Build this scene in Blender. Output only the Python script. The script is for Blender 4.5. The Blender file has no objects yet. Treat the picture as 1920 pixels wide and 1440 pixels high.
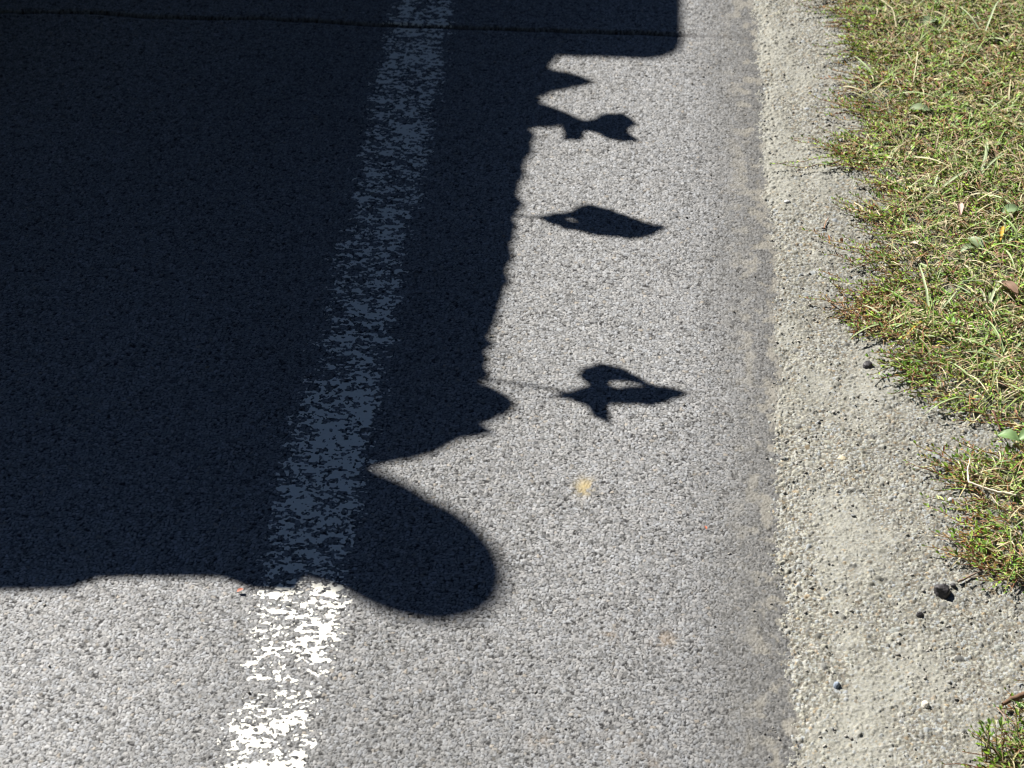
import bpy, math, random
import numpy as np
from mathutils import Vector, Matrix
R = math.radians
sc = bpy.context.scene
# ------------------------------------------------------------------ camera
PITCH, YAW, FPX, CAMH = R(38), R(3.9), 3904.0, 1.7
cam = bpy.data.cameras.new('camera'); co = bpy.data.objects.new('camera', cam); sc.collection.objects.link(co)
co.location = (0, 0, CAMH); co.rotation_euler = (R(90)-PITCH, 0, YAW)
cam.sensor_width = 36; cam.lens = 36*FPX/1920; cam.clip_start = .05; cam.clip_end = 500
cam.dof.use_dof = True; cam.dof.focus_distance = 2.62; cam.dof.aperture_fstop = 9.0
sc.camera = co
# ------------------------------------------------------------------ light
SUN_EL, SUN_AZ = R(42), Vector((-.77, .64, 0)).normalized()
w = bpy.data.worlds.new('World'); sc.world = w; w.use_nodes = True
nt = w.node_tree; sky = nt.nodes.new('ShaderNodeTexSky'); sky.sky_type = 'NISHITA'; sky.sun_disc = False
sky.sun_elevation = SUN_EL; sky.sun_rotation = math.atan2(SUN_AZ.x, SUN_AZ.y)
sky.dust_density = 0; sky.air_density = .43; sky.ozone_density = 2.4; sky.altitude = 2500
nt.links.new(sky.outputs[0], nt.nodes['Background'].inputs[0]); nt.nodes['Background'].inputs[1].default_value = .05
sl = bpy.data.lights.new('sun', 'SUN'); sl.energy = 5.0; sl.angle = R(.47); sl.color = (1, .955, .88)
so = bpy.data.objects.new('sun', sl); sc.collection.objects.link(so)
sdir = SUN_AZ*math.cos(SUN_EL) + Vector((0, 0, math.sin(SUN_EL)))
so.rotation_euler = sdir.to_track_quat('Z', 'Y').to_euler()
so.location = (-8, 8, 12)
sc.cycles.pixel_filter_type = 'BLACKMAN_HARRIS'; sc.cycles.filter_width = 1.05
sc.view_settings.view_transform = 'Standard'; sc.view_settings.look = 'None'; sc.view_settings.exposure = 1.22
# ------------------------------------------------------------------ helpers
rng = np.random.default_rng(7); random.seed(7)
def G(px, py, z=0.0):
    """where a picture point of the photograph lies on a level z"""
    u = (px-960)/FPX; v = (720-py)/FPX
    s, c, sp, cp = math.sin(YAW), math.cos(YAW), math.sin(PITCH), math.cos(PITCH)
    d = (-s*cp+u*c-v*s*sp, c*cp+u*s+v*c*sp, -sp+v*cp); t = (z-CAMH)/d[2]
    return d[0]*t, d[1]*t
def h2(i, j, s):
    n = (i.astype(np.int64)*374761393 + j.astype(np.int64)*668265263 + s*1442695041) & 0x7fffffff
    n = ((n ^ (n >> 13))*1274126177) & 0x7fffffff
    n = ((n ^ (n >> 16))*668265263) & 0x7fffffff
    return ((n ^ (n >> 15)) & 0xffffff).astype(np.float32)/16777216.0
def vn(x, y, sx, sy, s):
    X = x/sx; Y = y/sy; i = np.floor(X); j = np.floor(Y); u = X-i; v = Y-j
    i = i.astype(np.int64); j = j.astype(np.int64); u = u*u*(3-2*u); v = v*v*(3-2*v)
    return (h2(i, j, s)*(1-u)*(1-v) + h2(i+1, j, s)*u*(1-v) + h2(i, j+1, s)*(1-u)*v + h2(i+1, j+1, s)*u*v)
def fbm(x, y, sx, sy, s, o=4):
    r = 0; a = 1; t = 0
    for k in range(o):
        r = r + a*vn(x+k*1.37*sx, y+k*.71*sy, sx/2**k, sy/2**k, s+k*17); t += a; a *= .55
    return r/t
def vor(x, y, c, s):
    X = x/c; Y = y/c; i0 = np.floor(X).astype(np.int64); j0 = np.floor(Y).astype(np.int64)
    f1 = np.full(X.shape, 9.0, np.float32); f2 = f1.copy(); ii = i0.copy(); jj = j0.copy()
    ox = np.zeros_like(f1); oy = np.zeros_like(f1)
    for a in (-1, 0, 1):
        for b in (-1, 0, 1):
            i = i0+a; j = j0+b
            dx = (X-(i+.08+.84*h2(i, j, s))).astype(np.float32); dy = (Y-(j+.08+.84*h2(i, j, s+5))).astype(np.float32)
            d = np.sqrt(dx*dx+dy*dy); m = d < f1
            f2 = np.where(m, f1, np.minimum(f2, d)); f1 = np.where(m, d, f1)
            ii = np.where(m, i, ii); jj = np.where(m, j, jj); ox = np.where(m, dx, ox); oy = np.where(m, dy, oy)
    return f1, f2, ii, jj, ox, oy
def sstep(a, b, x):
    t = np.clip((x-a)/(b-a), 0, 1); return t*t*(3-2*t)
def raw_mesh(name, V, F, col=None, smooth=True):
    """V (n,3); F (m,4) or (m,3) int; col (n,3)"""
    me = bpy.data.meshes.new(name); n = len(V); m = len(F); k = F.shape[1]
    me.vertices.add(n); me.vertices.foreach_set('co', np.ascontiguousarray(V, np.float32).ravel())
    me.loops.add(m*k); me.loops.foreach_set('vertex_index', np.ascontiguousarray(F, np.int32).ravel())
    me.polygons.add(m); me.polygons.foreach_set('loop_start', np.arange(0, m*k, k, dtype=np.int32))
    me.polygons.foreach_set('loop_total', np.full(m, k, np.int32))
    if smooth: me.polygons.foreach_set('use_smooth', np.ones(m, bool))
    me.update(calc_edges=True)
    if col is not None:
        a = me.color_attributes.new('tint', 'FLOAT_COLOR', 'POINT')
        c = np.ones((n, 4), np.float32); c[:, :3] = col; a.data.foreach_set('color', c.ravel())
    return me
def link(name, me, m=None, parent=None, **props):
    o = bpy.data.objects.new(name, me); sc.collection.objects.link(o)
    if m is not None: me.materials.append(m)
    if parent: o.parent = parent
    for k, v in props.items(): o[k] = v
    return o
def empty(name, loc, **props):
    o = bpy.data.objects.new(name, None); sc.collection.objects.link(o); o.location = loc
    for k, v in props.items(): o[k] = v
    return o
def grid(X, Y, Z, col, mask=None):
    ny, nx = X.shape
    idx = np.arange(nx*ny).reshape(ny, nx)
    F = np.stack([idx[:-1, :-1], idx[:-1, 1:], idx[1:, 1:], idx[1:, :-1]], -1).reshape(-1, 4)
    V = np.stack([X, Y, Z], -1).reshape(-1, 3); C = col.reshape(-1, 3)
    if mask is not None:
        mf = (mask[:-1, :-1].astype(int)+mask[:-1, 1:]+mask[1:, 1:]+mask[1:, :-1] >= 3).reshape(-1)
        F = F[mf]; u, inv = np.unique(F, return_inverse=True); F = inv.reshape(-1, 4); V = V[u]; C = C[u]
    return V, F, C
# ------------------------------------------------------------------ materials
def mat(name, color=(.5, .5, .5), rough=.8, spec=.3, attr=False, noise=0, nscale=400, bump=0, bscale=900, metal=0, trans=0, var=None):
    m = bpy.data.materials.new(name); m.use_nodes = True; n = m.node_tree.nodes; l = m.node_tree.links
    b = n['Principled BSDF']; b.inputs['Roughness'].default_value = rough; b.inputs['Specular IOR Level'].default_value = spec
    b.inputs['Metallic'].default_value = metal; b.inputs['Base Color'].default_value = (*color, 1)
    src = None
    if attr:
        a = n.new('ShaderNodeAttribute'); a.attribute_name = 'tint'; src = a.outputs['Color']
    tc = n.new('ShaderNodeTexCoord')
    if noise:
        t = n.new('ShaderNodeTexNoise'); t.inputs['Scale'].default_value = nscale; t.inputs['Detail'].default_value = 4
        l.new(tc.outputs['Object'], t.inputs['Vector'])
        mr = n.new('ShaderNodeMapRange'); mr.inputs[1].default_value = .3; mr.inputs[2].default_value = .7
        mr.inputs[3].default_value = 1-noise; mr.inputs[4].default_value = 1+noise; l.new(t.outputs['Fac'], mr.inputs[0])
        mx = n.new('ShaderNodeVectorMath'); mx.operation = 'SCALE'
        if src: l.new(src, mx.inputs[0])
        else: mx.inputs[0].default_value = color
        l.new(mr.outputs[0], mx.inputs['Scale']); src = mx.outputs[0]
    if src: l.new(src, b.inputs['Base Color'])
    if bump:
        t = n.new('ShaderNodeTexNoise'); t.inputs['Scale'].default_value = bscale; t.inputs['Detail'].default_value = 3
        l.new(tc.outputs['Object'], t.inputs['Vector'])
        bp = n.new('ShaderNodeBump'); bp.inputs['Strength'].default_value = bump; bp.inputs['Distance'].default_value = .001
        l.new(t.outputs['Fac'], bp.inputs['Height']); l.new(bp.outputs[0], b.inputs['Normal'])
    if trans:
        tr = n.new('ShaderNodeBsdfTranslucent'); ms = n.new('ShaderNodeMixShader'); ms.inputs[0].default_value = trans
        if src: l.new(src, tr.inputs[0])
        else: tr.inputs[0].default_value = (*color, 1)
        l.new(b.outputs[0], ms.inputs[1]); l.new(tr.outputs[0], ms.inputs[2]); l.new(ms.outputs[0], n['Material Output'].inputs[0])
    return m
M_road = mat('asphalt', rough=.7, spec=.2, attr=True, noise=.18, nscale=700, bump=.5, bscale=1100)
M_paint = mat('worn_road_paint', (.66, .65, .59), rough=.6, spec=.3, noise=.05, nscale=160, bump=.25, bscale=500)
M_grav = mat('grit_and_sand', rough=.85, spec=.2, attr=True, noise=.16, nscale=900, bump=.6, bscale=1300)
M_stone = mat('loose_stone', rough=.75, spec=.25, attr=True, noise=.2, nscale=500, bump=.5, bscale=700)
M_tar = mat('tarry_stone', (.045, .042, .045), rough=.55, spec=.4, noise=.5, nscale=350, bump=1, bscale=450)
M_leaf = mat('small_leaf', rough=.5, spec=.35, attr=True, trans=.22)
M_dry = mat('dry_stalk', rough=.7, spec=.2, attr=True, trans=.12)
# ------------------------------------------------------------------ road surface
EDGE = .205                                   # where the asphalt ends
dx, dy, DX2 = .0011, .0013, .0012
def macro(x, y): return fbm(x, y, .5, .8, 91, 3)
def road_fields(X, Y):
    f1, f2, i, j, ox, oy = vor(X+.0042*fbm(X, Y, .0045, .0045, 3, 2), Y+.0042*fbm(X, Y, .0045, .0045, 5, 2), .0047, 11)
    g1, g2, k, m, px_, py_ = vor(X+.0012*fbm(X, Y, .002, .002, 7, 1), Y, .0028, 23)
    r1 = h2(i, j, 31); r2 = h2(i, j, 32); r3 = h2(i, j, 33); r4 = h2(i, j, 34)
    big = sstep(.05, .22, f2-f1)*(r4 > .07)*(1-sstep(.55, .80, f1+.25*(r3-.5)))
    small = sstep(.04, .3, g2-g1)*(h2(k, m, 41) > .2)
    hb = (.0007+.0005*r1+.0007*((r2-.5)*ox+(r3-.5)*oy)*1.6+.0004*(fbm(X, Y, .0022, .0022, 9, 2)-.5))*big
    hs = (.0004+.0007*h2(k, m, 42))*small
    Z = np.maximum(hb, hs)
    # undulation and the sealed transverse crack
    und = fbm(X, Y, .16, .16, 77, 2)
    yc = 3.150+.022*(fbm(X, Y*0, .16, 1, 55, 4)-.5)-.012*sstep(-.4, .2, X)
    wdt = .0062+.003*(vn(X, Y*0, .03, 1, 56)-.5); dep = .011*(1-.93*sstep(.03, .09, X))
    cr = (1-sstep(.25, 1.3, np.abs(Y-yc)/wdt))*(1-.62*sstep(.06, .12, X))
    Z = Z*(1-cr*.9); Z = Z - dep*cr + .0008*np.exp(-((np.abs(Y-yc)-.014)/.005)**2)*(1-sstep(.0, .1, X))
    # stone colours
    v = .27+.18*h2(i, j, 35)
    v = np.where(h2(i, j, 36) < .08, v*.5, v); v = np.where(h2(i, j, 36) > .985, .5, v)
    hue = h2(i, j, 37)
    cb = np.stack([v*(1+.05*(hue-.5)), v*1.0, v*(1.0-.07*(hue-.5))], -1)
    warm = (h2(i, j, 38) > .975)[..., None]; cb = np.where(warm, cb*np.array([1.05, .96, .84]), cb)
    v2 = .15+.18*h2(k, m, 43)
    cs = np.stack([v2*1.0, v2*.99, v2*.96], -1)
    bit = np.array([.036, .035, .036])
    wB = (hb >= hs)[..., None]
    a = np.where(wB, sstep(.2, .8, big)[..., None]*cb+(1-sstep(.2, .8, big)[..., None])*bit,
                 sstep(.1, .8, small)[..., None]*cs+(1-sstep(.1, .8, small)[..., None])*bit)
    a = a*np.array([.985, 1.0, 1.03])
    mac = (.84+.36*macro(X, Y))*.57*(1+.24*sstep(-.25, -.6, X)*sstep(2.2, 1.6, Y))  # near-left sun glare baked in as paler stone colour
    # wear: finer, darker binder strip at the edge, paler wheel track
    strip = sstep(.08, .19, X+.05*(fbm(X, Y, .05, .3, 61, 3)-.5))*(1-sstep(.2, .23, X))
    mac = mac*(1-.24*strip)*(1+.10*np.exp(-((X+.02)/.13)**2))*(1+.10*sstep(-.45, -.8, X))
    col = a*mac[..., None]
    fine = (h2(k, m, 44)*.12+.05)[..., None]*np.array([1, .98, .93])
    col = col*(1-.45*strip[..., None])+fine*.45*strip[..., None]
    # fine pale dust lying in the pores near the verge
    dust = sstep(.12, .2, X)*sstep(.50, .70, fbm(X, Y, .015, .02, 63, 3)+.3*sstep(.19, .225, X))
    col = col*(1-.6*dust[..., None])+np.array([.25, .235, .20])*.6*dust[..., None]
    # ochre stain
    sx, sy = G(1097, 915); st = np.exp(-(((X-sx)/.011)**2+((Y-sy)/.016)**2))*sstep(.35, .6, fbm(X, Y, .008, .008, 65, 3))
    col = col*(1-st[..., None])+st[..., None]*np.array([.32, .26, .14])
    col = col*(1-.75*cr[..., None])+np.array([.02, .018, .018])*.75*cr[..., None]
    for (qx, qy, sr, amp) in ((1150, 1190, .012, .4), (1245, 1200, .014, .5), (1010, 1390, .012, .4), (1190, 1400, .01, .4), (1215, 1450, .02, .3)):
        sx, sy = G(qx, qy); st = amp*np.exp(-(((X-sx)/sr)**2+((Y-sy)/sr)**2))*sstep(.4, .6, fbm(X, Y, .008, .008, 66, 3))
        col = col*(1-st[..., None])+st[..., None]*np.array([.22, .17, .12])
    Z = Z + .0022*(fbm(X, Y, .05, .06, 71, 3)-.5)
    return Z.astype(np.float32), col.astype(np.float32), cr, big, und, hb
xs = np.arange(-1.24, EDGE+.08, dx); ys = np.arange(1.38, 3.46, dy)
X, Y = np.meshgrid(xs, ys)
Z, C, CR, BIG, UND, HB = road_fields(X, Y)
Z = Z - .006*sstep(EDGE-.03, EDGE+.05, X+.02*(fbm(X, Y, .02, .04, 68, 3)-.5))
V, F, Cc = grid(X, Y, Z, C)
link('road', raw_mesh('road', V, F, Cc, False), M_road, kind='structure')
# ------------------------------------------------------------------ worn white edge line: what is left of the paint, a thin skin on the stones
L0, L1 = -.421, -.319
sel = (xs > L0-.03) & (xs < L1+.03)
x1 = X[:, sel]; y1 = Y[:, sel]; z1 = Z[:, sel]; c1 = CR[:, sel]
wob = .006*(fbm(x1, y1, .01, .02, 81, 3)-.5)
inside = sstep(L0-.018, L0+.020, x1+wob)*(1-sstep(L1-.014, L1+.016, x1+wob))
n_ = .38*fbm(x1, y1, .020, .011, 83, 4)+.62*fbm(x1, y1, .0055, .0036, 84, 3)
cov = .10*(fbm(x1, y1*0+y1, .06, .12, 85, 2)-.5)
cov = cov - .05*np.exp(-((y1-2.32)/.10)**2)*(1-np.abs((x1-(L0+L1)/2)/.05)) - .05*np.exp(-((y1-1.60)/.03)**2)
cov = cov + .05*np.exp(-((y1-2.02)/.14)**2) + .03*sstep(2.6, 2.8, y1) + .07*(1-sstep(1.55, 1.62, y1))*(1-np.abs((x1+.36)/.05))
cov = cov - .06*(1-sstep(.0, .03, x1-L0))*(1-sstep(1.65, 1.8, y1))
low = (1-sstep(.0003, .0010, HB[:, sel]))*.075
mk = (n_+cov-low > .478+.20*(1-inside)) & (inside > .02) & (c1 < .3)
zb = z1.copy()
for _ in range(3):
    zb[1:-1, 1:-1] = (zb[:-2, 1:-1]+zb[2:, 1:-1]+zb[1:-1, :-2]+zb[1:-1, 2:]+zb[1:-1, 1:-1])/5
zp = np.maximum(z1+.00008, zb+.00012)
V, F, Cc = grid(x1, y1, zp, np.ones(x1.shape+(3,)), mk)
link('road_line', raw_mesh('road_line', V, F), M_paint, kind='structure')
# ------------------------------------------------------------------ gritty shoulder
veg_px = [(1545,-60),(1560,0),(1590,45),(1605,100),(1640,130),(1590,165),(1600,200),(1655,225),(1600,262),(1560,285),(1590,310),(1665,330),(1640,352),(1680,378),
          (1620,400),(1655,425),(1640,455),(1690,480),(1625,500),(1700,520),(1690,545),(1620,560),(1610,600),(1650,640),(1690,650),(1700,700),(1730,730),(1760,760),(1800,770),
          (1840,785),(1900,805),(1940,835),(1925,862),(1815,874),(1760,880),(1790,915),(1830,930),(1830,970),(1850,1010),(1800,1030),(1830,1060),(1900,1095),(1960,1100),(2050,1200),(2000,1300),(1930,1290),(1900,1330),
          (1905,1380),(1860,1420),(1850,1470),(1850,1600)]
vp = [G(*q) for q in veg_px]
vyy = np.array([q[1] for q in vp])[::-1]; vxx = np.array([q[0] for q in vp])[::-1]
o_ = np.argsort(vyy); vyy = vyy[o_]; vxx = vxx[o_]
def veg_edge(y): return np.interp(y, vyy, vxx, left=vxx[0], right=vxx[-1])
xs2 = np.arange(EDGE-.09, .98, DX2); X2, Y2 = np.meshgrid(xs2, ys)
def shoulder_fields(X, Y):
    sand = sstep(.42, .68, fbm(X, Y, .07, .12, 101, 4))
    wx = .0022*fbm(X, Y, .004, .004, 112, 2); wy = .0022*fbm(X, Y, .004, .004, 113, 2)
    f1, f2, i, j, ox, oy = vor(X+wx, Y+wy, .0044, 111); g1, g2, k, m, a1, a2 = vor(X+.5*wx, Y+.5*wy, .0025, 123); e1, e2, p, q, b1, b2 = vor(X+wx, Y+wy, .009, 133)
    keep1 = (h2(i, j, 141) > .30+.45*sand); keep2 = (h2(k, m, 142) > .12+.12*sand); keep3 = (h2(p, q, 143) > .93+.05*sand)
    A = sstep(.02, .3, f2-f1)*np.sqrt(np.clip(1-(f1/.62)**2, 0, 1))*keep1
    B = sstep(.02, .3, g2-g1)*np.sqrt(np.clip(1-(g1/.66)**2, 0, 1))*keep2
    D = np.sqrt(np.clip(1-(e1/(.25+.3*h2(p, q, 144)))**2, 0, 1))*keep3
    hA = (.0008+.0015*h2(i, j, 151)+.0014*((h2(i, j, 152)-.5)*ox+(h2(i, j, 153)-.5)*oy))*A
    hB = (.0004+.0007*h2(k, m, 154))*B; hD = (.0015+.0018*h2(p, q, 155))*D
    base = .0008*sand+.0024*(fbm(X, Y, .05, .09, 161, 4)-.5)+.006*(fbm(X, Y, .22, .5, 163, 2)-.5)
    # shallow tyre print running along the shoulder
    base = base-.0008*np.exp(-((X-.245-.02*fbm(X*0, Y, 1, .3, 165, 2))/.012)**2)-.0016*np.exp(-((X-.315)/.016)**2)*fbm(X, Y, .05, .1, 166, 3)
    lumps = .0012*sstep(.5, .8, fbm(X, Y, .016, .016, 167, 3))
    Z = base+lumps+np.maximum(np.maximum(hA, hB), hD)
    def pal(a, b, s, vv):
        u = h2(a, b, s); c = np.stack([vv*(.99+.05*(u-.4)), vv*(.98+.02*u), vv*(.885-.12*(u-.5))], -1)
        blue = (h2(a, b, s+1) > .86)[..., None]; rust = (h2(a, b, s+2) > .95)[..., None]
        c = np.where(blue, c*np.array([.76, .81, .90]), c); return np.where(rust, c*np.array([1.0, .82, .64]), c)
    cA = pal(i, j, 171, .16+.42*h2(i, j, 172)); cB = pal(k, m, 175, .16+.40*h2(k, m, 176)); cD = pal(p, q, 179, .14+.36*h2(p, q, 180))
    dust = np.array([.39, .385, .34])
    soil = np.array([.20, .18, .145])*(1-sand[..., None])+dust*sand[..., None]
    c = soil; mA = ((hA > hB) & (A > .25))[..., None]; c = np.where((B > .3)[..., None], cB, c); c = np.where(mA, cA, c); c = np.where((D > .1)[..., None], cD, c)
    c = c*(1-.30*sand[..., None])+dust*.30*sand[..., None]
    # under the plants the ground is browner and darker with humus
    ve = veg_edge(Y); hum = sstep(.0, .10, X-ve+.06*(fbm(X, Y, .04, .04, 185, 3)-.5))
    c = c*(1-.7*hum[..., None])+np.array([.13, .125, .055])*.7*hum[..., None]
    c = c*(.56+.17*fbm(X, Y, .12, .2, 187, 3))[..., None]
    return Z.astype(np.float32), c.astype(np.float32)
Z2, C2 = shoulder_fields(X2, Y2)
ramp = -.0052+.0055*sstep(EDGE-.035, EDGE+.025, X2+.04*(fbm(X2, Y2, .004, .005, 191, 3)-.5)+.02*(fbm(X2, Y2, .03, .05, 193, 2)-.5)+.012*(fbm(X2, Y2, .1, .2, 192, 2)-.5))
Z2 = Z2+ramp
V, F, Cc = grid(X2, Y2, Z2, C2)
link('shoulder', raw_mesh('shoulder', V, F, Cc, False), M_grav, kind='structure')
def gz(x, y):
    """height of the shoulder near a point"""
    a = int(np.clip(round((x-xs2[0])/DX2), 0, len(xs2)-1)); b = int(np.clip(round((y-ys[0])/dy), 0, len(ys)-1))
    return float(Z2[b, a])
# wide ground beyond the finely modelled piece
def sheet(name, x0, x1, y0, y1, z, m):
    V = np.array([(x0, y0, z), (x1, y0, z), (x1, y1, z), (x0, y1, z)]); F = np.array([[0, 1, 2, 3]])
    return raw_mesh(name, V, F, smooth=False)
def speckle(name, a, b, scale):
    m = mat(name, rough=.8); n = m.node_tree.nodes; l = m.node_tree.links
    v = n.new('ShaderNodeTexVoronoi'); v.inputs['Scale'].default_value = scale; tc = n.new('ShaderNodeTexCoord'); l.new(tc.outputs['Object'], v.inputs[0])
    r = n.new('ShaderNodeValToRGB'); r.color_ramp.elements[0].color = (*a, 1); r.color_ramp.elements[1].color = (*b, 1)
    bw = n.new('ShaderNodeSeparateColor'); l.new(v.outputs['Color'], bw.inputs[0]); l.new(bw.outputs[0], r.inputs[0]); l.new(r.outputs[0], n['Principled BSDF'].inputs['Base Color'])
    bp = n.new('ShaderNodeBump'); bp.inputs['Strength'].default_value = .6; bp.inputs['Distance'].default_value = .002; bp.invert = True
    l.new(v.outputs['Distance'], bp.inputs['Height']); l.new(bp.outputs[0], n['Principled BSDF'].inputs['Normal'])
    return m
m_far = speckle('asphalt_far', (.06, .06, .06), (.36, .36, .35), 150); m_turf = speckle('turf_far', (.04, .06, .015), (.16, .20, .06), 90)
link('carriageway', sheet('carriageway', -7, EDGE-.02, -60, 120, -.006, None), m_far, kind='structure')
link('verge_ground', sheet('verge_ground', EDGE-.02, 60, -60, 120, -.016, None), m_turf, kind='structure')
link('far_field', sheet('far_field', -150, -7, -60, 120, -.016, None), m_turf, kind='structure')
# unseen dark slope added beside the road and behind the viewer to block skylight
hx, hy = np.meshgrid(np.arange(-30, 70, 1.2), np.arange(-70, 60, 1.2))
dd = np.maximum(np.hypot(np.maximum(hx-1.0, 0)*1.0, np.maximum(-1.0-hy, 0)*1.0)-4.0, -.5)
hz = -.05+np.where(dd > 0, 1.25*dd, dd*.1)+np.where(dd > .5, 1.6*(fbm(hx+90, hy+90, 5, 5, 401, 4)-.5)*np.minimum(1, dd/4), 0)
hz = np.minimum(hz, 26+6*fbm(hx+90, hy+90, 9, 9, 402, 2))
M_sky_blocker = mat('sky_blocker_dark', (.012, .016, .014), .95, .05, noise=.6, nscale=1.4)
V, F, Cc = grid(hx, hy, hz, np.ones(hx.shape+(3,)), dd > -.3)
link('sky_blocker', raw_mesh('sky_blocker', V, F), M_sky_blocker, kind='structure')
# ------------------------------------------------------------------ loose grit on top (too many to count)
def ico(sub=1):
    import bmesh
    bm = bmesh.new(); bmesh.ops.create_icosphere(bm, subdivisions=sub, radius=1); v = np.array([p.co[:] for p in bm.verts]); f = np.array([[q.index for q in t.verts] for t in bm.faces]); bm.free(); return v, f
iv, if_ = ico(1)
def stones(P, S, cols, seed):
    g = np.random.default_rng(seed); n = len(P); k = len(iv)
    q = g.normal(size=(n, 4)); q /= np.linalg.norm(q, axis=1)[:, None]; a, b, c, d = q.T
    Rm = np.stack([np.stack([1-2*(c*c+d*d), 2*(b*c-a*d), 2*(b*d+a*c)], -1), np.stack([2*(b*c+a*d), 1-2*(b*b+d*d), 2*(c*d-a*b)], -1), np.stack([2*(b*d-a*c), 2*(c*d+a*b), 1-2*(b*b+c*c)], -1)], 1)
    base = iv[None]*(1+.22*g.normal(size=(n, k, 1)))*np.stack([g.uniform(.8, 1.3, n), g.uniform(.6, 1, n), g.uniform(.5, .9, n)], -1)[:, None]
    W = np.einsum('nij,nkj->nki', Rm, base)*S[:, None, None]; W[..., 2] *= .75; W += P[:, None]
    F = (if_[None]+np.arange(n)[:, None, None]*k).reshape(-1, 3)
    return W.reshape(-1, 3), F, np.repeat(cols, k, 0)
n = 6500; g = np.random.default_rng(3)
px_ = EDGE-.01+(g.random(n)**1.25)*.62; py_ = g.uniform(1.36, 3.5, n)
sz = .0008+.0020*g.random(n)**5+.0004*g.random(n)
dens = fbm(px_, py_, .06, .09, 201, 3); kp = dens > .42; px_, py_, sz = px_[kp], py_[kp], sz[kp]
cc = g.uniform(.13, .38, len(px_))[:, None]*np.array([1, .96, .88]); bl = g.random(len(px_)) > .85; cc[bl] *= np.array([.72, .77, .85]); dk = g.random(len(px_)) > .985; cc[dk] *= .35
P = np.stack([px_, py_, np.array([gz(a, b) for a, b in zip(px_, py_)])+sz*.25], -1)
V, F, Cc = stones(P, sz, cc, 5)
link('gravel', raw_mesh('gravel', V, F, Cc, smooth=False), M_stone, kind='stuff', label='small loose grit strewn along the sandy road shoulder', category='gravel')
n = 420; px_ = EDGE-.02-g.random(n)**1.7*1.0; py_ = g.uniform(1.36, 3.5, n); sz = .0009+.0016*g.random(n)**3
ia = np.clip(((px_-xs[0])/dx).astype(int), 0, len(xs)-1); ib = np.clip(((py_-ys[0])/dy).astype(int), 0, len(ys)-1)
cc = g.uniform(.04, .3, n)[:, None]*np.array([1, .95, .86])
V, F, Cc = stones(np.stack([px_, py_, Z[ib, ia]+sz*.4], -1), sz, cc, 6)
link('road_grit', raw_mesh('road_grit', V, F, Cc, smooth=False), M_stone, kind='stuff', label='scattered tiny stones lying on the sunlit asphalt', category='grit')
# ------------------------------------------------------------------ plants
LV, LF, LC = [], [], []
class Bag:
    def __init__(s): s.v = []; s.f = []; s.c = []; s.n = 0
    def add(s, v, f, c): s.v.append(v); s.f.append(np.asarray(f)+s.n); s.c.append(np.broadcast_to(c, (len(v), 3))); s.n += len(v)
    def mesh(s, name, smooth=False): return raw_mesh(name, np.concatenate(s.v), np.concatenate(s.f), np.concatenate(s.c), smooth)
    def leaf(s, p, d, L, W, c, up=None, fold=.25, droop=0.0):
        d = np.asarray(d, float); d = d/np.linalg.norm(d); u = np.array(up if up is not None else (0, 0, 1.0)); r = np.cross(d, u); r /= np.linalg.norm(r)+1e-9; u = np.cross(r, d)
        p = np.asarray(p, float); z = np.array((0, 0, -1.0))*droop*L
        v = np.array([p, p+d*L*.3+r*W*.45+u*W*fold, p+d*L*.68+r*W*.42+u*W*fold+z*.4, p+d*L+z, p+d*L*.68-r*W*.42+u*W*fold+z*.4, p+d*L*.3-r*W*.45+u*W*fold, ])
        s.add(v, [[0, 1, 2, 3], [0, 3, 4, 5]], np.asarray(c)*np.linspace(.92, 1.06, 6)[:, None])
    def ribbon(s, pts, ws, c, c2=None, side=None):
        pts = np.asarray(pts, float); n = len(pts); t = np.gradient(pts, axis=0); sd = np.cross(t, (0, 0, 1.0)) if side is None else np.broadcast_to(side, t.shape); sd = sd/(np.linalg.norm(sd, axis=1)[:, None]+1e-9)
        ws = np.asarray(ws)[:, None]; up = np.array((0, 0, 1.0))*ws*.35
        v = np.concatenate([pts-sd*ws/2+up, pts, pts+sd*ws/2+up]); a = np.arange(n-1)
        f = np.concatenate([np.stack([a, a+1, a+1+n, a+n], 1), np.stack([a+n, a+n+1, a+2*n+1, a+2*n], 1)])
        c2 = c if c2 is None else c2; k = np.linspace(0, 1, n)[:, None]; col = np.asarray(c)*(1-k)+np.asarray(c2)*k
        s.add(v, f, np.concatenate([col]*3))
    def tube(s, pts, rs, c, k=4):
        pts = np.asarray(pts, float); n = len(pts); t = np.gradient(pts, axis=0); t /= np.linalg.norm(t, axis=1)[:, None]+1e-9
        a = np.cross(t, (0, .3, 1.0)); a /= np.linalg.norm(a, axis=1)[:, None]+1e-9; b = np.cross(t, a); rs = np.broadcast_to(rs, (n,))
        v = np.concatenate([pts+(a*math.cos(th)+b*math.sin(th))*rs[:, None] for th in np.arange(k)*2*math.pi/k]); i = np.arange(n-1); f = []
        for q in range(k): f.append(np.stack([i+q*n, i+1+q*n, i+1+((q+1) % k)*n, i+((q+1) % k)*n], 1))
        s.add(v, np.concatenate(f), np.broadcast_to(c, (len(v), 3)))
rp = random.Random(11)
GREEN = [(.17, .32, .025), (.24, .39, .04), (.36, .48, .10), (.12, .26, .03), (.44, .54, .18), (.21, .38, .11), (.28, .44, .04), (.20, .37, .05)]
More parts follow.
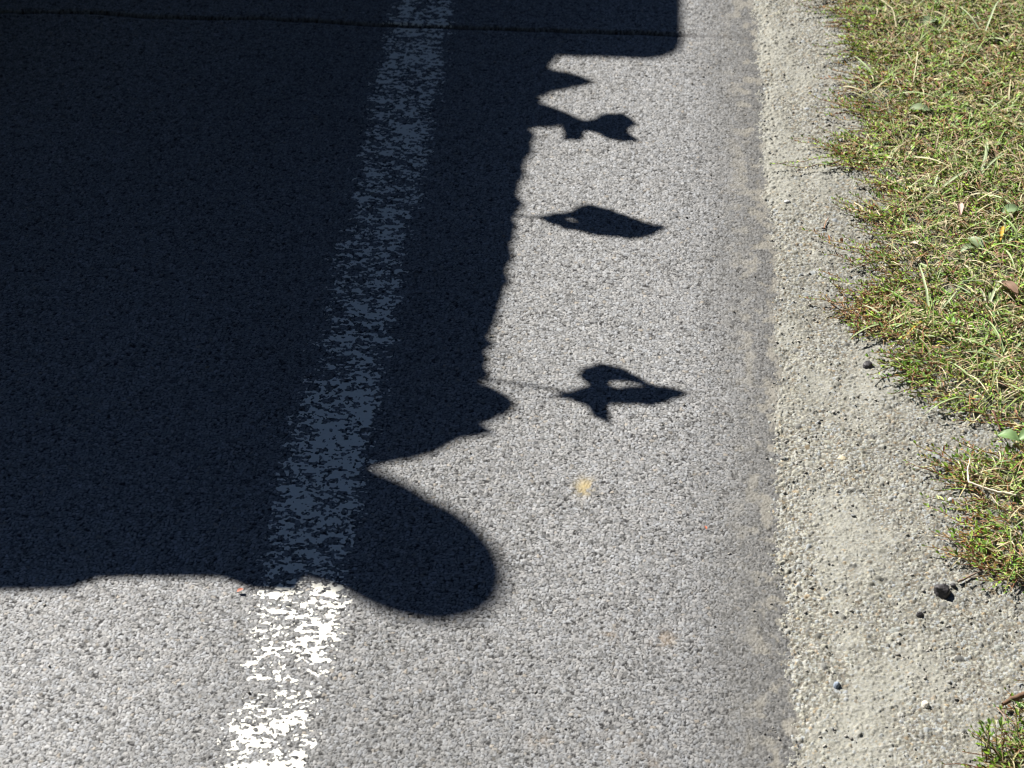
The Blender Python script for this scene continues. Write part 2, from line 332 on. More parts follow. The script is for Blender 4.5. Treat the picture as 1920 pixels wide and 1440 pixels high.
def leafcol(red=.1, x=None, y=None):
    u = rp.random(); f = 1.0
    if x is not None:
        q = float(fbm(np.array([x]), np.array([y]), .11, .15, 311, 2)[0]); red = red+max(0, q-.56)*.7; f = .74+.64*float(vn(np.array([x]), np.array([y]), .05, .07, 313)[0])
    if u < red: c = rp.choice([(.30, .13, .05), (.33, .20, .06), (.26, .10, .05), (.36, .25, .08)])
    elif u < red+.16: c = rp.choice([(.50, .45, .26), (.42, .38, .20), (.56, .52, .34)])
    else: c = rp.choice(GREEN)
    k = rp.uniform(.65, 1.3)*.98*f; return np.array(c)*k
def runner(bag, x, y, ang, L, red=.1, lift=.012, ls=1.0, dens=1.0, endlift=.01, base_z=None):
    """one prostrate knotweed stem with small alternate leaves and short side shoots"""
    n = max(4, int(L/.012)); pts = []; a = ang; px, py = x, y; z0 = lift
    ph = rp.uniform(0, 6)
    for i in range(n+1):
        t = i/n; zz = (gz(px, py) if base_z is None else base_z)
        pts.append((px, py, zz+.0015+z0*(1-t)*math.sin(min(1, t*4)*1.57)*.9+.003*math.sin(ph+i*.9)**2+endlift*t*t))
        a += rp.gauss(0, .10); px += math.cos(a)*L/n; py += math.sin(a)*L/n
    lc = [leafcol(red, x, y) for _ in range(14)]
    sc_ = rp.choice([(.30, .15, .08), (.36, .22, .11), (.24, .20, .08), (.40, .30, .18)])
    bag.tube(pts, np.linspace(.0010, .0005, n+1), sc_, 3)
    m = int(L/.0042*dens)
    for i in range(m):
        t = (i+rp.random())/m; q = t*n; k = min(n-1, int(q)); f = q-k
        p = np.array(pts[k])*(1-f)+np.array(pts[k+1])*f; dv = np.array(pts[k+1])-np.array(pts[k]); base = math.atan2(dv[1], dv[0])
        th = base+rp.choice((-1, 1))*rp.uniform(.35, 1.15); el = rp.uniform(-.05, .8)
        ll = rp.uniform(.0045, .0095)*ls*(1-.35*t if t > .8 else 1)
        bag.leaf(p, (math.cos(th)*math.cos(el), math.sin(th)*math.cos(el), math.sin(el)), ll, ll*rp.uniform(.24, .36), rp.choice(lc), fold=rp.uniform(.0, .35))
    # tip tuft
    p = np.array(pts[-1])
    for _ in range(4):
        th = a+rp.uniform(-.6, .6); bag.leaf(p, (math.cos(th), math.sin(th), rp.uniform(.2, .9)), rp.uniform(.004, .007)*ls, .0022*ls, leafcol(red*.4))
mat_bag = Bag()
# the dense mat
N = 6500
for _ in range(N):
    y = rp.uniform(1.38, 3.5); e = float(veg_edge(y)); x = e+rp.uniform(.01, 1.0-e if e < .9 else .1)
    if x > .96: continue
    if vn(np.array([x]), np.array([y]), .07, .09, 301)[0] < .20 and x < e+.12: continue
    far = min(1, (x-e)/.06); ang = rp.gauss(math.pi, 1.5) if far > .6 else rp.gauss(math.pi, .6)
    runner(mat_bag, x, y, ang, rp.uniform(.03, .08)*(.5+.5*far), red=.025+.15*(1-far), lift=rp.uniform(.003, .022)*(.4+.6*far), ls=rp.uniform(.8, 1.25), dens=1.0, endlift=rp.uniform(0, .014)*far)
for _ in range(90):
    y = rp.uniform(1.9, 3.4); e = float(veg_edge(y))
    runner(mat_bag, e+rp.uniform(.0, .03), y, rp.gauss(math.pi, .45), rp.uniform(.04, .10), red=.16, lift=.006, ls=.95, dens=1.15, endlift=.008)
# the bare reddish patch in the middle of the border
bx, by = G(1635, 590)
for _ in range(150):
    runner(mat_bag, bx+rp.gauss(0, .022), by+rp.gauss(0, .030), rp.uniform(0, 6.28), rp.uniform(.012, .035), red=.95, lift=.005, ls=.7, dens=1.0, endlift=.004)
# sparse fringe over the grit
for _ in range(420):
    y = rp.uniform(1.38, 3.5); e = float(veg_edge(y)); x = e+rp.uniform(-.005, .06)
    runner(mat_bag, x, y, rp.gauss(math.pi, .7), rp.uniform(.02, .055), red=.35, lift=.004, ls=.75, dens=.6, endlift=.003)
link('knotweed_mat', mat_bag.mesh('knotweed_mat'), M_leaf, kind='stuff', label='dense low mat of small-leaved weeds covering the verge', category='ground cover')
# dry thatch under and among the leaves
th_bag = Bag()
for _ in range(10500):
    y = rp.uniform(1.38, 3.5); e = float(veg_edge(y)); x = e+rp.uniform(-.012, .95-e)
    if x > .96: continue
    a = rp.uniform(0, 6.28); L = rp.uniform(.008, .035); z = gz(x, y)+rp.uniform(.001, .018)*min(1, max(.15, (x-e)/.05))
    c = np.array(rp.choice([(.48, .42, .26), (.58, .52, .36), (.33, .24, .14), (.30, .17, .10), (.38, .26, .19)]))*rp.uniform(.8, 1.15)
    b = rp.uniform(-.3, .3); p = [(x+math.cos(a+b*t)*L*t, y+math.sin(a+b*t)*L*t, z+.004*math.sin(3.1*t)) for t in (0, .35, .7, 1)]
    th_bag.ribbon(p, np.array([.6, 1, .9, .3])*rp.uniform(.0008, .0018), c)
link('dry_thatch', th_bag.mesh('dry_thatch'), M_dry, kind='stuff', label='bleached dry thatch of stems beneath the green weeds', category='thatch')
# grass blades
gb = Bag()
def blade(bag, x, y, a, L, W, c, c2, el0=1.0, bend=1.2, z=None):
    n = 7; p = np.array((x, y, gz(x, y) if z is None else z)); pts = [p.copy()]; el = el0; aa = a
    for i in range(n):
        p = p+np.array((math.cos(aa)*math.cos(el), math.sin(aa)*math.cos(el), math.sin(el)))*L/n; el -= bend/n; aa += rp.gauss(0, .05)
        p[2] = max(p[2], (gz(p[0], p[1]) if z is None else 0)+.003); pts.append(p.copy())
    bag.ribbon(pts, W*np.array([.65, .9, 1, 1, .92, .75, .5, .06]), c, c2)
def gcol():
    u = rp.random()
    if u < .68: c = rp.choice([(.22, .34, .07), (.30, .40, .13), (.18, .30, .05), (.36, .44, .22)])
    elif u < .97: c = rp.choice([(.46, .42, .24), (.56, .50, .33), (.40, .38, .17)])
    else: c = rp.choice([(.42, .28, .06), (.36, .20, .07)])
    return np.array(c)*rp.uniform(.8, 1.2)
for _ in range(10500):
    y = rp.uniform(1.5, 3.5); e = float(veg_edge(y)); x = e+.015+rp.random()*(.95-e)
    if x > .96: continue
    if vn(np.array([x]), np.array([y]), .12, .16, 305)[0] < .18: continue
    c = gcol(); blade(gb, x, y, rp.uniform(0, 6.28), rp.uniform(.015, .060), rp.uniform(.0008, .0021), c, c*np.array([1.1, 1.05, 1.0]), rp.uniform(.3, 1.2), rp.uniform(.4, 1.6))
for _ in range(520):   # broader, longer blades lying over the mat
    y = rp.uniform(1.9, 3.5); e = float(veg_edge(y)); x = e+.03+rp.random()*(.95-e)
    c = np.array(rp.choice([(.26, .38, .12), (.34, .44, .20), (.40, .48, .28), (.24, .40, .07), (.52, .48, .30)]))*rp.uniform(.85, 1.15)
    blade(gb, x, y, rp.uniform(0, 6.28), rp.uniform(.04, .095), rp.uniform(.0022, .0040), c*.9, c*1.1, rp.uniform(.25, .8), rp.uniform(.7, 1.5))
link('grass', gb.mesh('grass'), M_leaf, kind='stuff', label='sparse fine grass blades growing through the weed mat', category='grass')
# ---- single plants one can pick out
def plantobj(name, bag, label, cat, m, group=None, at=None):
    me = bag.mesh(name); x, y = at; z = gz(x, y)
    for v in me.vertices: v.co -= Vector((x, y, z))
    o = link(name, me, m, label=label, category=cat); o.location = (x, y, z)
    if group: o['group'] = group
    return o
def px_dir(a, b):
    A = G(*a); B = G(*b); return math.atan2(B[1]-A[1], B[0]-A[0]), math.dist(A, B)
GR = 'weed runners creeping over the grit'
sprigs = [ # root px, tip px, label
 ((1700,300),(1440,275),[((1640,318),(1470,318)),((1600,290),(1510,262)),((1620,285),(1545,250))],'longest red-stemmed weed runner reaching from the verge almost to the asphalt edge'),
 ((1690,500),(1505,452),[((1640,505),(1590,470)),((1600,492),(1545,482))],'arching weed runner with bare brown stem curving out over the grit below mid verge'),
 ((1640,230),(1530,180),[((1600,215),(1560,182))],'short weed runner pointing up the shoulder towards the far pebbly patch'),
 ((1680,160),(1530,155),[((1640,150),(1560,130))],'reddish weed runner lying flat across pale sand near the far end'),
 ((1640,60),(1550,18),[((1610,40),(1580,15))],'blurred weed runner at the far end of the verge'),
 ((1700,430),(1565,385),[((1650,400),(1600,372))],'weed runner with a dry tip beside the small rusty twig'),
 ((1830,900),(1712,845),[((1790,895),(1722,872)),((1800,880),(1750,850))],'fresh green forked weed runner at the tip of the near tuft'),
 ((1880,1040),(1765,1000),[((1850,1050),(1790,1015))],'thin brown weed runner below the bleached bent stalk'),
 ((1890,1060),(1735,1035),[((1840,1050),(1760,1055)),((1850,1075),(1790,1065))],'low bushy weed runner just above the dark asphalt lump'),
 ((1900,1085),(1805,1050),[((1890,1095),(1830,1098))],'dry brown weed runner bunched beside the dark asphalt lump'),
]
for root, tip, subs, lab in sprigs:
    b = Bag(); a, L = px_dir(root, tip); x, y = G(*root)
    for q in range(3): runner(b, x+rp.uniform(-.004, .004), y+rp.uniform(-.006, .006), a+rp.gauss(0, .05 if q == 0 else .12), L*(1 if q == 0 else rp.uniform(.6, .85)), red=.25, lift=.006, ls=1.05, dens=1.15, endlift=.008)
    for r_, t_ in subs:
        a2, L2 = px_dir(r_, t_); x2, y2 = G(*r_); runner(b, x2, y2, a2, L2, red=.2, lift=.006, ls=1.0, dens=1.2, endlift=.008)
    plantobj('weed_runner', b, lab, 'weed', M_leaf, GR, (x, y))
# upright little shoots at the near corner
for (r_, t_, lab) in (((1878,1440),(1860,1368),'upright green weed shoot with orange base in the near corner'), ((1850,1432),(1830,1402),'smallest green weed shoot left of the upright one in the near corner'), ((1912,1405),(1902,1366),'pale weed shoot at the frame edge below the brown stick')):
    b = Bag(); a, L = px_dir(r_, t_); x, y = G(*r_)
    for q in range(4): runner(b, x+rp.uniform(-.006, .006), y+rp.uniform(-.01, .01), a+rp.gauss(0, .35), L*rp.uniform(.5, .8), red=.12, lift=.004, ls=1.3, dens=1.3, endlift=.03)
    plantobj('weed_shoot', b, lab, 'weed', M_leaf, 'upright weed shoots', (x, y))
# grass tufts: centre px, blade tips px
tufts = [
 ((1740,605),[(1720,530),(1745,555),(1690,585),(1655,560),(1790,570),(1650,622),(1700,650)],'pale green grass tuft sprawling over grit beside the brown weed patch'),
 ((1665,612),[(1668,575),(1640,600),(1620,585),(1600,650),(1655,640),(1690,600)],'small grass tuft at the corner of the bare brown patch'),
 ((1890,690),[(1868,645),(1850,600),(1805,690),(1800,625),(1920,640),(1915,720),(1870,700),(1780,640),(1835,560)],'largest grass tuft with long flat crossing blades by the frame edge'),
 ((1850,590),[(1790,540),(1780,560),(1900,545),(1830,535),(1920,620),(1850,530),(1880,510)],'grass tuft with one long arching straw blade beside the brown dead leaf'),
 ((1745,375),[(1850,330),(1770,320),(1700,380),(1840,350)],'thin grass tuft with one very long slanting blade in the middle of the mat'),
 ((1830,340),[(1817,285),(1842,295),(1880,305),(1860,270)],'upright blue-green grass tuft beyond the long slanting blade'),
 ((1880,220),[(1850,190),(1835,235),(1905,180),(1900,250)],'fine grass tuft beyond the middle of the mat at the frame edge'),
 ((1870,470),[(1900,520),(1850,440),(1890,420),(1915,450)],'short grass tuft between two broad pale leaves'),
 ((1840,80),[(1790,40),(1870,30),(1880,110),(1810,100)],'blurred grass tuft at the far end of the verge'),
]
for c_, tips, lab in tufts:
    b = Bag(); x, y = G(*c_)
    for t_ in tips:
        a, L = px_dir(c_, t_); L = min(L*1.2, .12); col = gcol()
        if rp.random() < .75: col = np.array(rp.choice([(.36, .43, .25), (.42, .48, .30), (.27, .36, .15)]))
        blade(b, x+rp.uniform(-.004, .004), y+rp.uniform(-.004, .004), a+rp.uniform(-.1, .1), L, rp.uniform(.0028, .0046), col*.9, col*1.1, rp.uniform(.3, .75), rp.uniform(.8, 1.5))
    for _ in range(9):
        col = gcol(); blade(b, x+rp.uniform(-.012, .012), y+rp.uniform(-.012, .012), rp.uniform(0, 6.28), rp.uniform(.02, .05), rp.uniform(.0015, .003), col, col, rp.uniform(.2, 1.1), 1.1)
    plantobj('grass_tuft', b, lab, 'grass tuft', M_leaf, 'grass tufts in the verge', (x, y))
# broad leaves
def broad(c_, tip, W, col, lab, name='broad_leaf', cat='leaf', m=M_leaf, lift=.012, curl=.2, tilt=0.0, group='broad leaves lying in the mat'):
    b = Bag(); x, y = G(*c_); a, L = px_dir(c_, tip); z = gz(x, y)+lift; n = 9; k = 6; v = []; f = []; cl = []
    d = np.array((math.cos(a), math.sin(a), 0)); r = np.array((-math.sin(a), math.cos(a), 0))
    for i in range(n+1):
        t = i/n; wd = W*(math.sin(math.pi*min(1, t*.93+.04))**.75)*(1+.06*math.sin(t*19))
        for j in range(k+1):
            s = j/k*2-1
            v.append(np.array((x, y, z))+d*L*t+r*wd*s/2+np.array((0, 0, 1))*(curl*W*(s*s*.6-.1)+.006*math.sin(t*3)+tilt*s*W/2+.0006*math.sin(t*30+s*9)))
            cl.append(np.array(col)*(1.18 if j == k//2 else 1)*(.9+.2*rp.random()))
    for i in range(n):
        for j in range(k): q = i*(k+1)+j; f.append([q, q+1, q+k+2, q+k+1])
    b.add(np.array(v), np.array(f), np.array(cl)); return plantobj(name, b, lab, cat, m, group, (x, y))
PALE = (.22, .28, .16)
broad((1840,482), (1812,460), .019, PALE, 'pale oval leaf with bitten edge in the middle of the verge mat')
broad((1798,486), (1824,478), .012, PALE, 'narrower pale leaf curled beside the oval one in mid verge')
broad((1875,415), (1912,408), .020, (.19, .27, .14), 'grey-green leaf half hidden near the frame edge in mid verge')
broad((1702,218), (1742,220), .020, PALE, 'flat pale oval leaf lying at the far part of the mat')
broad((1730,60), (1752,48), .022, PALE, 'blurred pale leaf at the far end of the mat')
broad((1866,840), (1905,852), .020, (.17, .27, .11), 'bright oval leaf on top of the near weed tuft by the frame edge', lift=.018)
broad((1905,850), (1935,842), .018, (.17, .27, .11), 'second oval leaf cut by the frame edge above the near weed tuft', lift=.018)
broad((1872,550), (1904,572), .017, (.22, .14, .10), 'crumpled brown dead leaf lying in the grass by the frame edge', 'dead_leaf', 'dead leaf', M_dry, .016, .45, group='dead leaves')
broad((1798,420), (1797,398), .009, (.52, .36, .32), 'small pinkish dried leaf standing in the mat', 'dead_leaf', 'dead leaf', M_dry, .014, .5, group='dead leaves')
broad((1738,478), (1703,466), .009, (.62, .56, .46), 'whitish papery dried leaf at the mat border', 'dead_leaf', 'dead leaf', M_dry, .008, .5, group='dead leaves')
broad((1872,468), (1878,440), .006, (.50, .30, .05), 'narrow orange withered leaf standing upright in the mat', 'dead_leaf', 'dead leaf', M_dry, .012, .3, group='dead leaves')
# bleached stalks and sticks
def stalk(pp, rad, col, lab, name='dry_stalk', cat='stalk', lift=.012, group='dry stalks'):
    b = Bag(); P = []
    for q in pp:
        x, y = G(*q[:2]); P.append((x, y, gz(x, y)+(q[2] if len(q) > 2 else lift)))
    P = np.array(P); t = np.linspace(0, len(P)-1, 5*len(P)); Q = np.stack([np.interp(t, np.arange(len(P)), P[:, i]) for i in range(3)], -1); Q += np.array([[rp.gauss(0, .0003) for _ in range(3)] for _ in Q])
    b.tube(Q, np.linspace(rad, rad*.55, len(Q)), col, 6); x, y = G(*pp[0][:2])
    return plantobj(name, b, lab, cat, M_dry, group, (x, y))
stalk([(1900,950), (1850,940), (1812,927), (1810,905), (1815,880)], .0017, (.68, .62, .50), 'thick bleached bent stalk lying over the near weed tuft', lift=.016)
stalk([(1855,945), (1868,965), (1895,975)], .0008, (.55, .48, .34), 'thin straw forking below the thick bleached stalk')
stalk([(1612,0), (1645,18), (1672,38), (1678,70)], .0013, (.55, .50, .34), 'blurred pale stalk crossing the far end of the mat', lift=.02)
stalk([(1718,118), (1714,150), (1710,172)], .0011, (.58, .54, .38), 'short pale seed stalk standing in the far part of the mat', lift=.02)
stalk([(1602,384), (1612,394), (1622,404)], .0013, (.62, .55, .40), 'pale dry stem piece at the mat border beside a rusty tuft', lift=.005)
stalk([(1640,396), (1652,412), (1660,432)], .0010, (.60, .52, .38), 'slim dry stem bending down at the mat border', lift=.006)
stalk([(1545,432), (1549,418), (1552,412)], .0010, (.34, .20, .13), 'little rusty twig lying alone on the grit', 'twig', 'twig', .003, 'twigs')
stalk([(1500,262), (1478,262)], .0006, (.34, .20, .13), 'hair-thin brown twig beside the longest runner', 'twig', 'twig', .003, 'twigs')
stalk([(1700,742), (1740,745), (1775,752)], .0009, (.40, .28, .18), 'thin brown twig lying below the corner of the mat', 'twig', 'twig', .003, 'twigs')
stalk([(1050,660), (1068,660)], .0006, (.40, .27, .17), 'tiny brown twig on the sunlit asphalt above the lowest leaf shadow', 'twig', 'twig', .002, 'twigs')
stalk([(1960,1300), (1920,1312), (1895,1322), (1878,1332)], .0042, (.16, .10, .065), 'dark brown stick poking in from the frame edge over dry litter', 'stick', 'stick', .008, 'twigs')
stalk([(1860,780), (1868,800), (1878,828)], .0012, (.12, .06, .04), 'dark rotten stem leaning at the mat border above the near tuft', 'twig', 'twig', .006, 'twigs')
stalk([(1795,1000+98), (1815,1088), (1835,1080)], .0016, (.25, .19, .15), 'grey-brown woody twig right beside the dark asphalt lump', 'twig', 'twig', .003, 'twigs')
# dark asphalt lumps and pebbles
def lump(c_, s, lab, m=M_tar, name='asphalt_lump', cat='stone', flat=.62, col=None, group='loose dark lumps on the shoulder', seed=1):
    v, f = ico(3); g = np.random.default_rng(seed); v = v*np.array([1.25, .95, flat*1.25])
    d = g.normal(size=(9, 3)); d[:, 2] = np.abs(d[:, 2])*.8; d /= np.linalg.norm(d, axis=1)[:, None]
    for q in d:  # chop flat facets
        h = v@q; lim = .62+.16*g.random(); v = v-np.outer(np.maximum(h-lim, 0), q)*.85
    v = v*(1+.07*(h2((v[:, 0]*7).astype(int), (v[:, 1]*7+v[:, 2]*13).astype(int), seed)[:, None]-.5)+.06*g.normal(size=(len(v), 1)))
    me = raw_mesh(name, v*s, f, np.broadcast_to(col if col is not None else (.05, .05, .05), (len(v), 3)), False)
    x, y = G(*c_); o = link(name, me, m, label=lab, category=cat, group=group); o.location = (x, y, gz(x, y)+s*flat*.35); o.rotation_euler = (0, 0, seed*1.3); return o
lump((1765,1114), .0115, 'largest black asphalt lump below the near weed tuft', seed=3, flat=.8)
lump((1786,1103), .0034, 'black crumb just right of the largest asphalt lump', seed=4)
lump((1724,1156), .0046, 'second black lump down the slope from the largest', seed=5, flat=.7)
lump((1626,687), .0078, 'flat black lump lying alone on grit beside mid verge', seed=6, flat=.4)
lump((1666,532), .0064, 'left one of two touching black lumps above the brown patch', seed=7, flat=.6)
lump((1681,528), .0052, 'right one of two touching black lumps above the brown patch', seed=8, flat=.6)
lump((1655,680), .0040, 'small black crumb right of the flat lump', seed=9)
lump((1445,646), .0036, 'black crumb on the asphalt edge at mid height', seed=10)
lump((1475,380), .0052, 'pale grey flake on the border of asphalt and grit', M_stone, 'pebble', 'pebble', .35, (.42, .42, .42), 'single pebbles', 11)
lump((1735,1325), .0050, 'whitish pebble low on the shoulder near the frame bottom', M_stone, 'pebble', 'pebble', .6, (.62, .58, .50), 'single pebbles', 12)
lump((1568,1288), .0042, 'blue-grey pebble low on the middle of the shoulder', M_stone, 'pebble', 'pebble', .6, (.22, .26, .32), 'single pebbles', 13)
lump((1578,862), .0060, 'flat tan pebble on the middle of the shoulder', M_stone, 'pebble', 'pebble', .3, (.48, .42, .30), 'single pebbles', 14)
lump((1782,941), .0044, 'round light pebble beside the near weed tuft', M_stone, 'pebble', 'pebble', .8, (.36, .38, .38), 'single pebbles', 15)
M_red = mat('red_petal', (.38, .13, .08), rough=.6, noise=.2, nscale=300)
def petal(c_, L, ang, m, lab, zb):
    b = Bag(); x, y = G(*c_); b.leaf((x, y, .0008), (math.cos(ang), math.sin(ang), .25), L, L*.6, (.4, .1, .08), fold=.3)
    me = b.mesh('petal'); me.materials.clear()
    for v in me.vertices: v.co -= Vector((x, y, 0))
    o = link('petal', me, m, label=lab, category='petal', group='dry petals on the asphalt'); o.location = (x, y, zb); return o
petal((444,1113), .009, .4, M_red, 'reddish dry petal at the shadow edge left of the white line', .002)
petal((1325,996), .006, 2.0, M_red, 'faint red petal crumb on the sunlit asphalt right of the shadow', .002)
# ------------------------------------------------------------------ what stands beside the frame and throws the shadow
COT = 1/math.tan(SUN_EL)
def cast(px, py, z):
    """point at height z whose shadow falls on the photograph's point"""
    x, y = G(px, py); return np.array((x+SUN_AZ.x*COT*z, y+SUN_AZ.y*COT*z, z))
def prism(poly, z0, z1, inset=0.0):
    """closed polygon walls; poly list of (x,y)"""
    import bmesh
    bm = bmesh.new(); a = [bm.verts.new((x, y, z1)) for x, y in poly]; f = bm.faces.new(a)
    r = bmesh.ops.extrude_face_region(bm, geom=[f]); 
    for v in r['geom']:
        if isinstance(v, bmesh.types.BMVert): v.co.z = z0
    bmesh.ops.recalc_face_normals(bm, faces=bm.faces); me = bpy.data.meshes.new('prism'); bm.to_mesh(me); bm.free(); return me
def box(x0, x1, y0, y1, z0, z1, bev=0.0):
    import bmesh
    bm = bmesh.new(); bmesh.ops.create_cube(bm, size=1)
    for v in bm.verts: v.co = Vector((x0 if v.co.x < 0 else x1, y0 if v.co.y < 0 else y1, z0 if v.co.z < 0 else z1))
    if bev: bmesh.ops.bevel(bm, geom=bm.edges[:], offset=bev, segments=3, profile=.5, affect='EDGES')
    me = bpy.data.meshes.new('box'); bm.to_mesh(me); bm.free(); return me
def wheel(x, y, r, wd, parent):
    import bmesh
    for nm, rr, ww, m in (('wheel', r, wd, M_rub), ('rim', r*.62, wd*1.04, M_steel)):
        bm = bmesh.new(); bmesh.ops.create_cone(bm, cap_ends=True, segments=32, radius1=rr, radius2=rr, depth=ww, matrix=Matrix.Rotation(R(90), 4, 'Y'))
        bmesh.ops.bevel(bm, geom=[e for e in bm.edges if abs(e.verts[0].co.x-e.verts[1].co.x) < 1e-5], offset=.02 if nm == 'wheel' else .004, segments=2, affect='EDGES')
        me = bpy.data.meshes.new(nm); bm.to_mesh(me); bm.free(); o = link(nm, me, m, parent)
        if nm == 'wheel': o.location = (x, y, r); parent = o
M_rub = mat('tyre_rubber', (.02, .02, .02), .8); M_steel = mat('steel', (.35, .35, .36), .4, metal=.8)
M_van = mat('dark_van_paint', (.03, .035, .045), .35, .5); M_glass = mat('van_glass', (.01, .012, .014), .08, .6)
M_wood = mat('dark_boards', (.06, .045, .035), .8, noise=.3, nscale=12); M_hedge = mat('cut_foliage', (.05, .08, .025), .7, noise=.5, nscale=30); M_lamp = mat('tail_lamp', (.4, .02, .02), .3)
# load of cut hedge branches: its outline at 1.4 m
HL = 1.15
edge_px = [(1052,96),(1046,112),(1034,123),(1026,136),(1064,144),(1120,157),(1090,165),(1064,169),(1033,176),(1014,183),(1020,191),(1014,197),(1033,208),(1068,217),(1094,226),(1060,238),(1025,242),(997,245),(1008,256),(1000,270),(1003,283),(990,301),(985,315),(988,326),(977,345),
 (974,368),(985,388),(974,400),(967,411),(974,425),(969,445),(961,460),(967,490),(954,510),(959,525),(949,545),(942,570),(935,595),(927,620),(919,635),(934,648),(917,660),(914,690),(924,705),(905,720),(902,738),
 (930,740),(960,747),(970,760),(957,778),(932,791),(890,801),(905,806),(932,813),(895,822),(870,826),(830,845),(790,860),(750,868),(690,877)]
def ragged(P):   # leaf tips along the rim
    o = []
    for a, b in zip(P[:-1], P[1:]):
        n = max(1, int(math.hypot(b[0]-a[0], b[1]-a[1])/7))
        for k in range(n):
            t = k/n; j = 2.6 if k else 0
            o.append((a[0]*(1-t)+b[0]*t+rp.uniform(-j, j*1.6), a[1]*(1-t)+b[1]*t+rp.uniform(-j, j)*.7))
    return o+[P[-1]]
pts = [tuple(cast(a, b, HL)[:2]) for a, b in edge_px[:1]+ragged(edge_px[1:])]
low_px = [(560,1112),(470,1106),(420,1087),(300,1086),(190,1088),(165,1097),(135,1108),(0,1111)]
pts_low = [tuple(cast(a, b, HL)[:2]) for a, b in low_px]
xr = pts[0][0]
poly = [(-2.95, pts_low[-1][1]), (-2.95, 4.0), (xr, 4.0)]+pts+pts_low
cart = empty('trailer', (-2.0, 3.4, 0), label='dark boarded trailer standing on the road beside the picture', category='trailer')
def part(nm, me, m, par):
    o = link(nm, me, m, par); o.location = -par.location; return o
part('bed', box(-2.8, -1.22, 2.72, 3.97, .42, .52, .01), M_wood, cart)
part('side_panel', box(-1.235, -1.20, 2.73, 3.97, .16, .95, .006), M_wood, cart)
part('side_panel', box(-2.8, -2.765, 2.73, 3.97, .16, .95, .006), M_wood, cart)
part('tailboard', box(-2.76, -1.24, 2.72, 2.75, .2, .95, .006), M_wood, cart)
part('headboard', box(-2.76, -1.24, 3.94, 3.97, .2, .95, .006), M_wood, cart)
for wx in (-1.34, -2.66): wheel(wx+2.0, .0, .28, .14, cart)
ld = link('hedge_cuttings', prism(poly, HL-.035, HL), M_hedge, label='heap of cut hedge branches filling the trailer', category='cuttings')
# leafy sprigs sticking out of the load
def sprig(polys, stem, z, lab):
    import bmesh
    e = empty('leafy_twig', tuple(cast(*stem[0], z)), label=lab, category='twig', group='leafy twigs hanging out of the load')
    for pl in polys:
        pl = ragged(pl+pl[:1])[:-1]
        for _ in range(1):   # round the corners once
            pl = [q for a, b in zip(pl, pl[1:]+pl[:1]) for q in ((a[0]*.8+b[0]*.2, a[1]*.8+b[1]*.2), (a[0]*.2+b[0]*.8, a[1]*.2+b[1]*.8))]
        P = [cast(a, b, z) for a, b in pl]; c = np.mean(P, axis=0)
        bm = bmesh.new(); vs = [bm.verts.new(p-np.array(e.location)) for p in P]; f = bm.faces.new(vs)
        r = bmesh.ops.extrude_face_region(bm, geom=[f]); up = [v for v in r['geom'] if isinstance(v, bmesh.types.BMVert)]
        for v in up: v.co.z += .0012
        bmesh.ops.triangulate(bm, faces=bm.faces[:]); bmesh.ops.recalc_face_normals(bm, faces=bm.faces[:])
        me = bpy.data.meshes.new('leaf'); bm.to_mesh(me); bm.free(); link('leaf', me, M_hedge, e)
    b = Bag(); b.tube([cast(*q, z)-np.array(e.location) for q in stem], .0022, (.1, .1, .05), 5); link('stem', b.mesh('stem'), M_hedge, e)
sprig([[(1060,222),(1099,227),(1115,224),(1122,217),(1140,213),(1163,213),(1183,222),(1196,233),(1180,243),(1180,250),(1202,265),(1169,268),(1138,261),(1116,250),(1097,248),(1086,266),(1054,263),(1052,240)]],
      [(1020,222),(1085,228)], .80, 'first leafy twig, nearest the cab')
sprig([[(1000,409),(1045,400),(1070,397),(1085,387),(1112,384),(1150,395),(1180,407),(1214,419),(1254,427),(1230,438),(1204,448),(1180,449),(1150,446),(1120,444),(1098,436),(1088,424),(1082,416),(1070,411),(1050,416),(1028,414)],[(1013,410),(1046,411),(1070,415),(1094,419),(1100,437),(1055,430),(1028,419)]],
      [(940,405),(1010,409)], .80, 'second leafy twig with one long drooping leaf')
sprig([[(1018,745),(1060,735),(1089,726),(1102,719),(1092,713),(1082,704),(1092,688),(1131,681),(1166,689),(1200,709),(1214,718),(1200,722),(1170,717),(1148,717),(1143,723),(1156,728),(1195,725),(1214,719),(1268,729),(1294,736),(1270,748),(1229,762),(1185,761),(1148,759),(1140,765),(1143,781),(1144,799),(1114,783),(1099,761),(1068,748)]],
      [(880,712),(950,718),(1010,726),(1080,740)], .85, 'third leafy twig on a long thin stem near the tailboard')
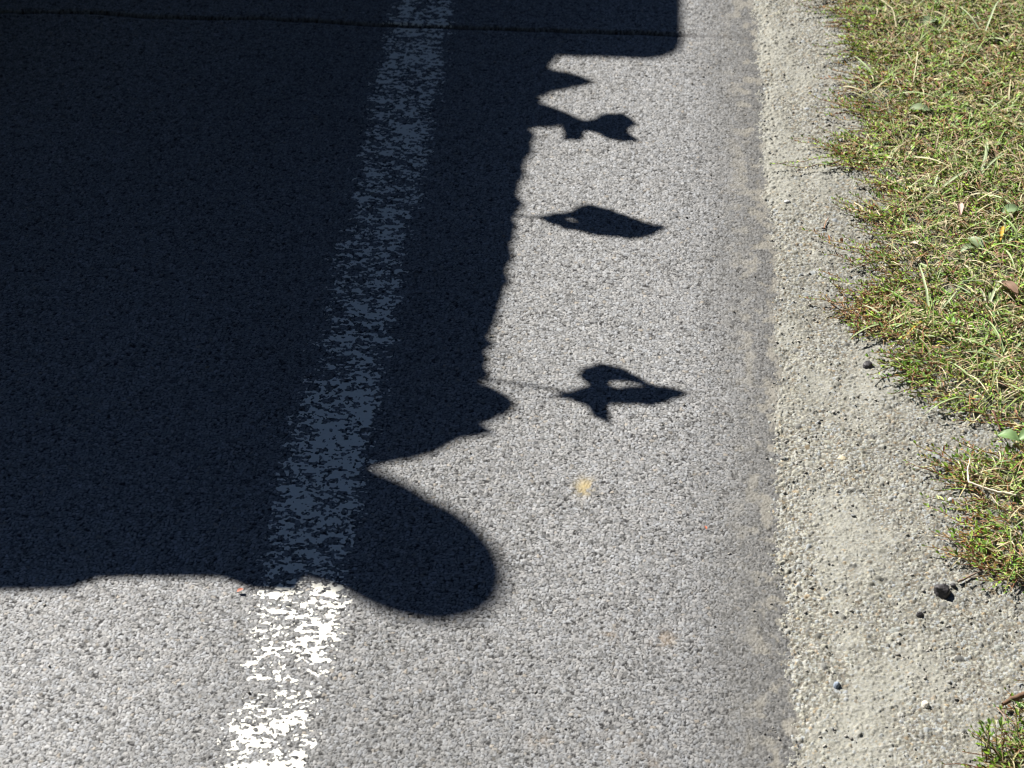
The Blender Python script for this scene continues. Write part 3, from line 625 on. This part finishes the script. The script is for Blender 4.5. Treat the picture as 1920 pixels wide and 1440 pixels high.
# clipped ball tree standing in the trailer
HB_ = 2.3
tree = empty('ball_tree', (0, 0, 0), label='small clipped ball tree carried upright in the trailer', category='tree')
bc = cast(713, 1035, HB_)-np.array((0, 0, 0))
def blob(c, rad, seed):
    v, f = ico(4); v = v*np.array(rad)*(1+.05*(fbm(v[:, 0]*1.+9, v[:, 1]*1.+v[:, 2]*1.3+9, .25, .25, seed, 3)[:, None]-.5))+c
    return v, f
b = Bag(); DD = np.array((-SUN_AZ.x, -SUN_AZ.y)); NN = np.array((-DD[1], DD[0])) if -DD[1] > 0 else np.array((DD[1], -DD[0]))
def ball(n_, d_, rad, z):   # shadow centre in sun-aligned ground coordinates
    q = np.array((.64, .77))*n_+np.array((.77, -.64))*d_
    return np.array((q[0]+SUN_AZ.x*COT*z, q[1]+SUN_AZ.y*COT*z, z)), (rad, rad, rad)
for (n_, d_, rad, z) in ((1.246, -1.365, .097, 2.1), (1.238, -1.43, .101, 2.1), (1.219, -1.51, .112, 2.1)):
    c, r_ = ball(n_, d_, rad, z); v, f = blob(c, r_, 5); b.add(v, f, (.05, .08, .03))
link('crown', b.mesh('crown', True), M_hedge, tree)
c, _ = ball(1.2, -1.46, .1, 2.1); b = Bag(); b.tube([(c[0], c[1], .9), (c[0], c[1], 2.1)], .014, (.1, .07, .05), 8); link('trunk', b.mesh('trunk', True), M_wood, tree)
# van in front of the trailer
HV = 1.42
xr_, yr = cast(1281, 60, HV)[0], cast(1120, 110, HV)[1]
van = empty('van', (xr_-.95, yr+2.2, 0), label='dark panel van parked ahead of the trailer', category='van')
rad = .062; cor = [(xr_-rad+rad*math.sin(t), yr+rad-rad*math.cos(t)) for t in np.linspace(0, math.pi/2, 8)]
W_ = 1.85; cor2 = [(xr_-W_+rad-rad*math.cos(t), yr+rad-rad*math.sin(t)) for t in np.linspace(0, math.pi/2, 8)]
plan = cor+[(xr_, yr+4.1), (xr_-.12, yr+4.55), (xr_-W_+.12, yr+4.55), (xr_-W_, yr+4.1)]+cor2
part('body', prism(plan, .22, HV), M_van, van)
part('window', box(xr_-.002, xr_+.004, yr+2.9, yr+3.8, .9, 1.3, .001), M_glass, van)
part('window', box(xr_-1.45, xr_-.4, yr-.004, yr+.002, .9, 1.3, .001), M_glass, van)
part('bumper', box(xr_-W_+.08, xr_-.08, yr-.03, yr+.1, .25, .42, .02), M_rub, van)
for lx in (xr_-.16, xr_-W_+.06): part('tail_lamp', box(lx, lx+.1, yr-.006, yr+.01, .6, .85, .003), M_lamp, van)
for wx in (-.12, -W_+.12):
    for wy in (.8, 3.7): wheel(xr_+wx-van.location.x, yr+wy-van.location.y, .33, .2, van)
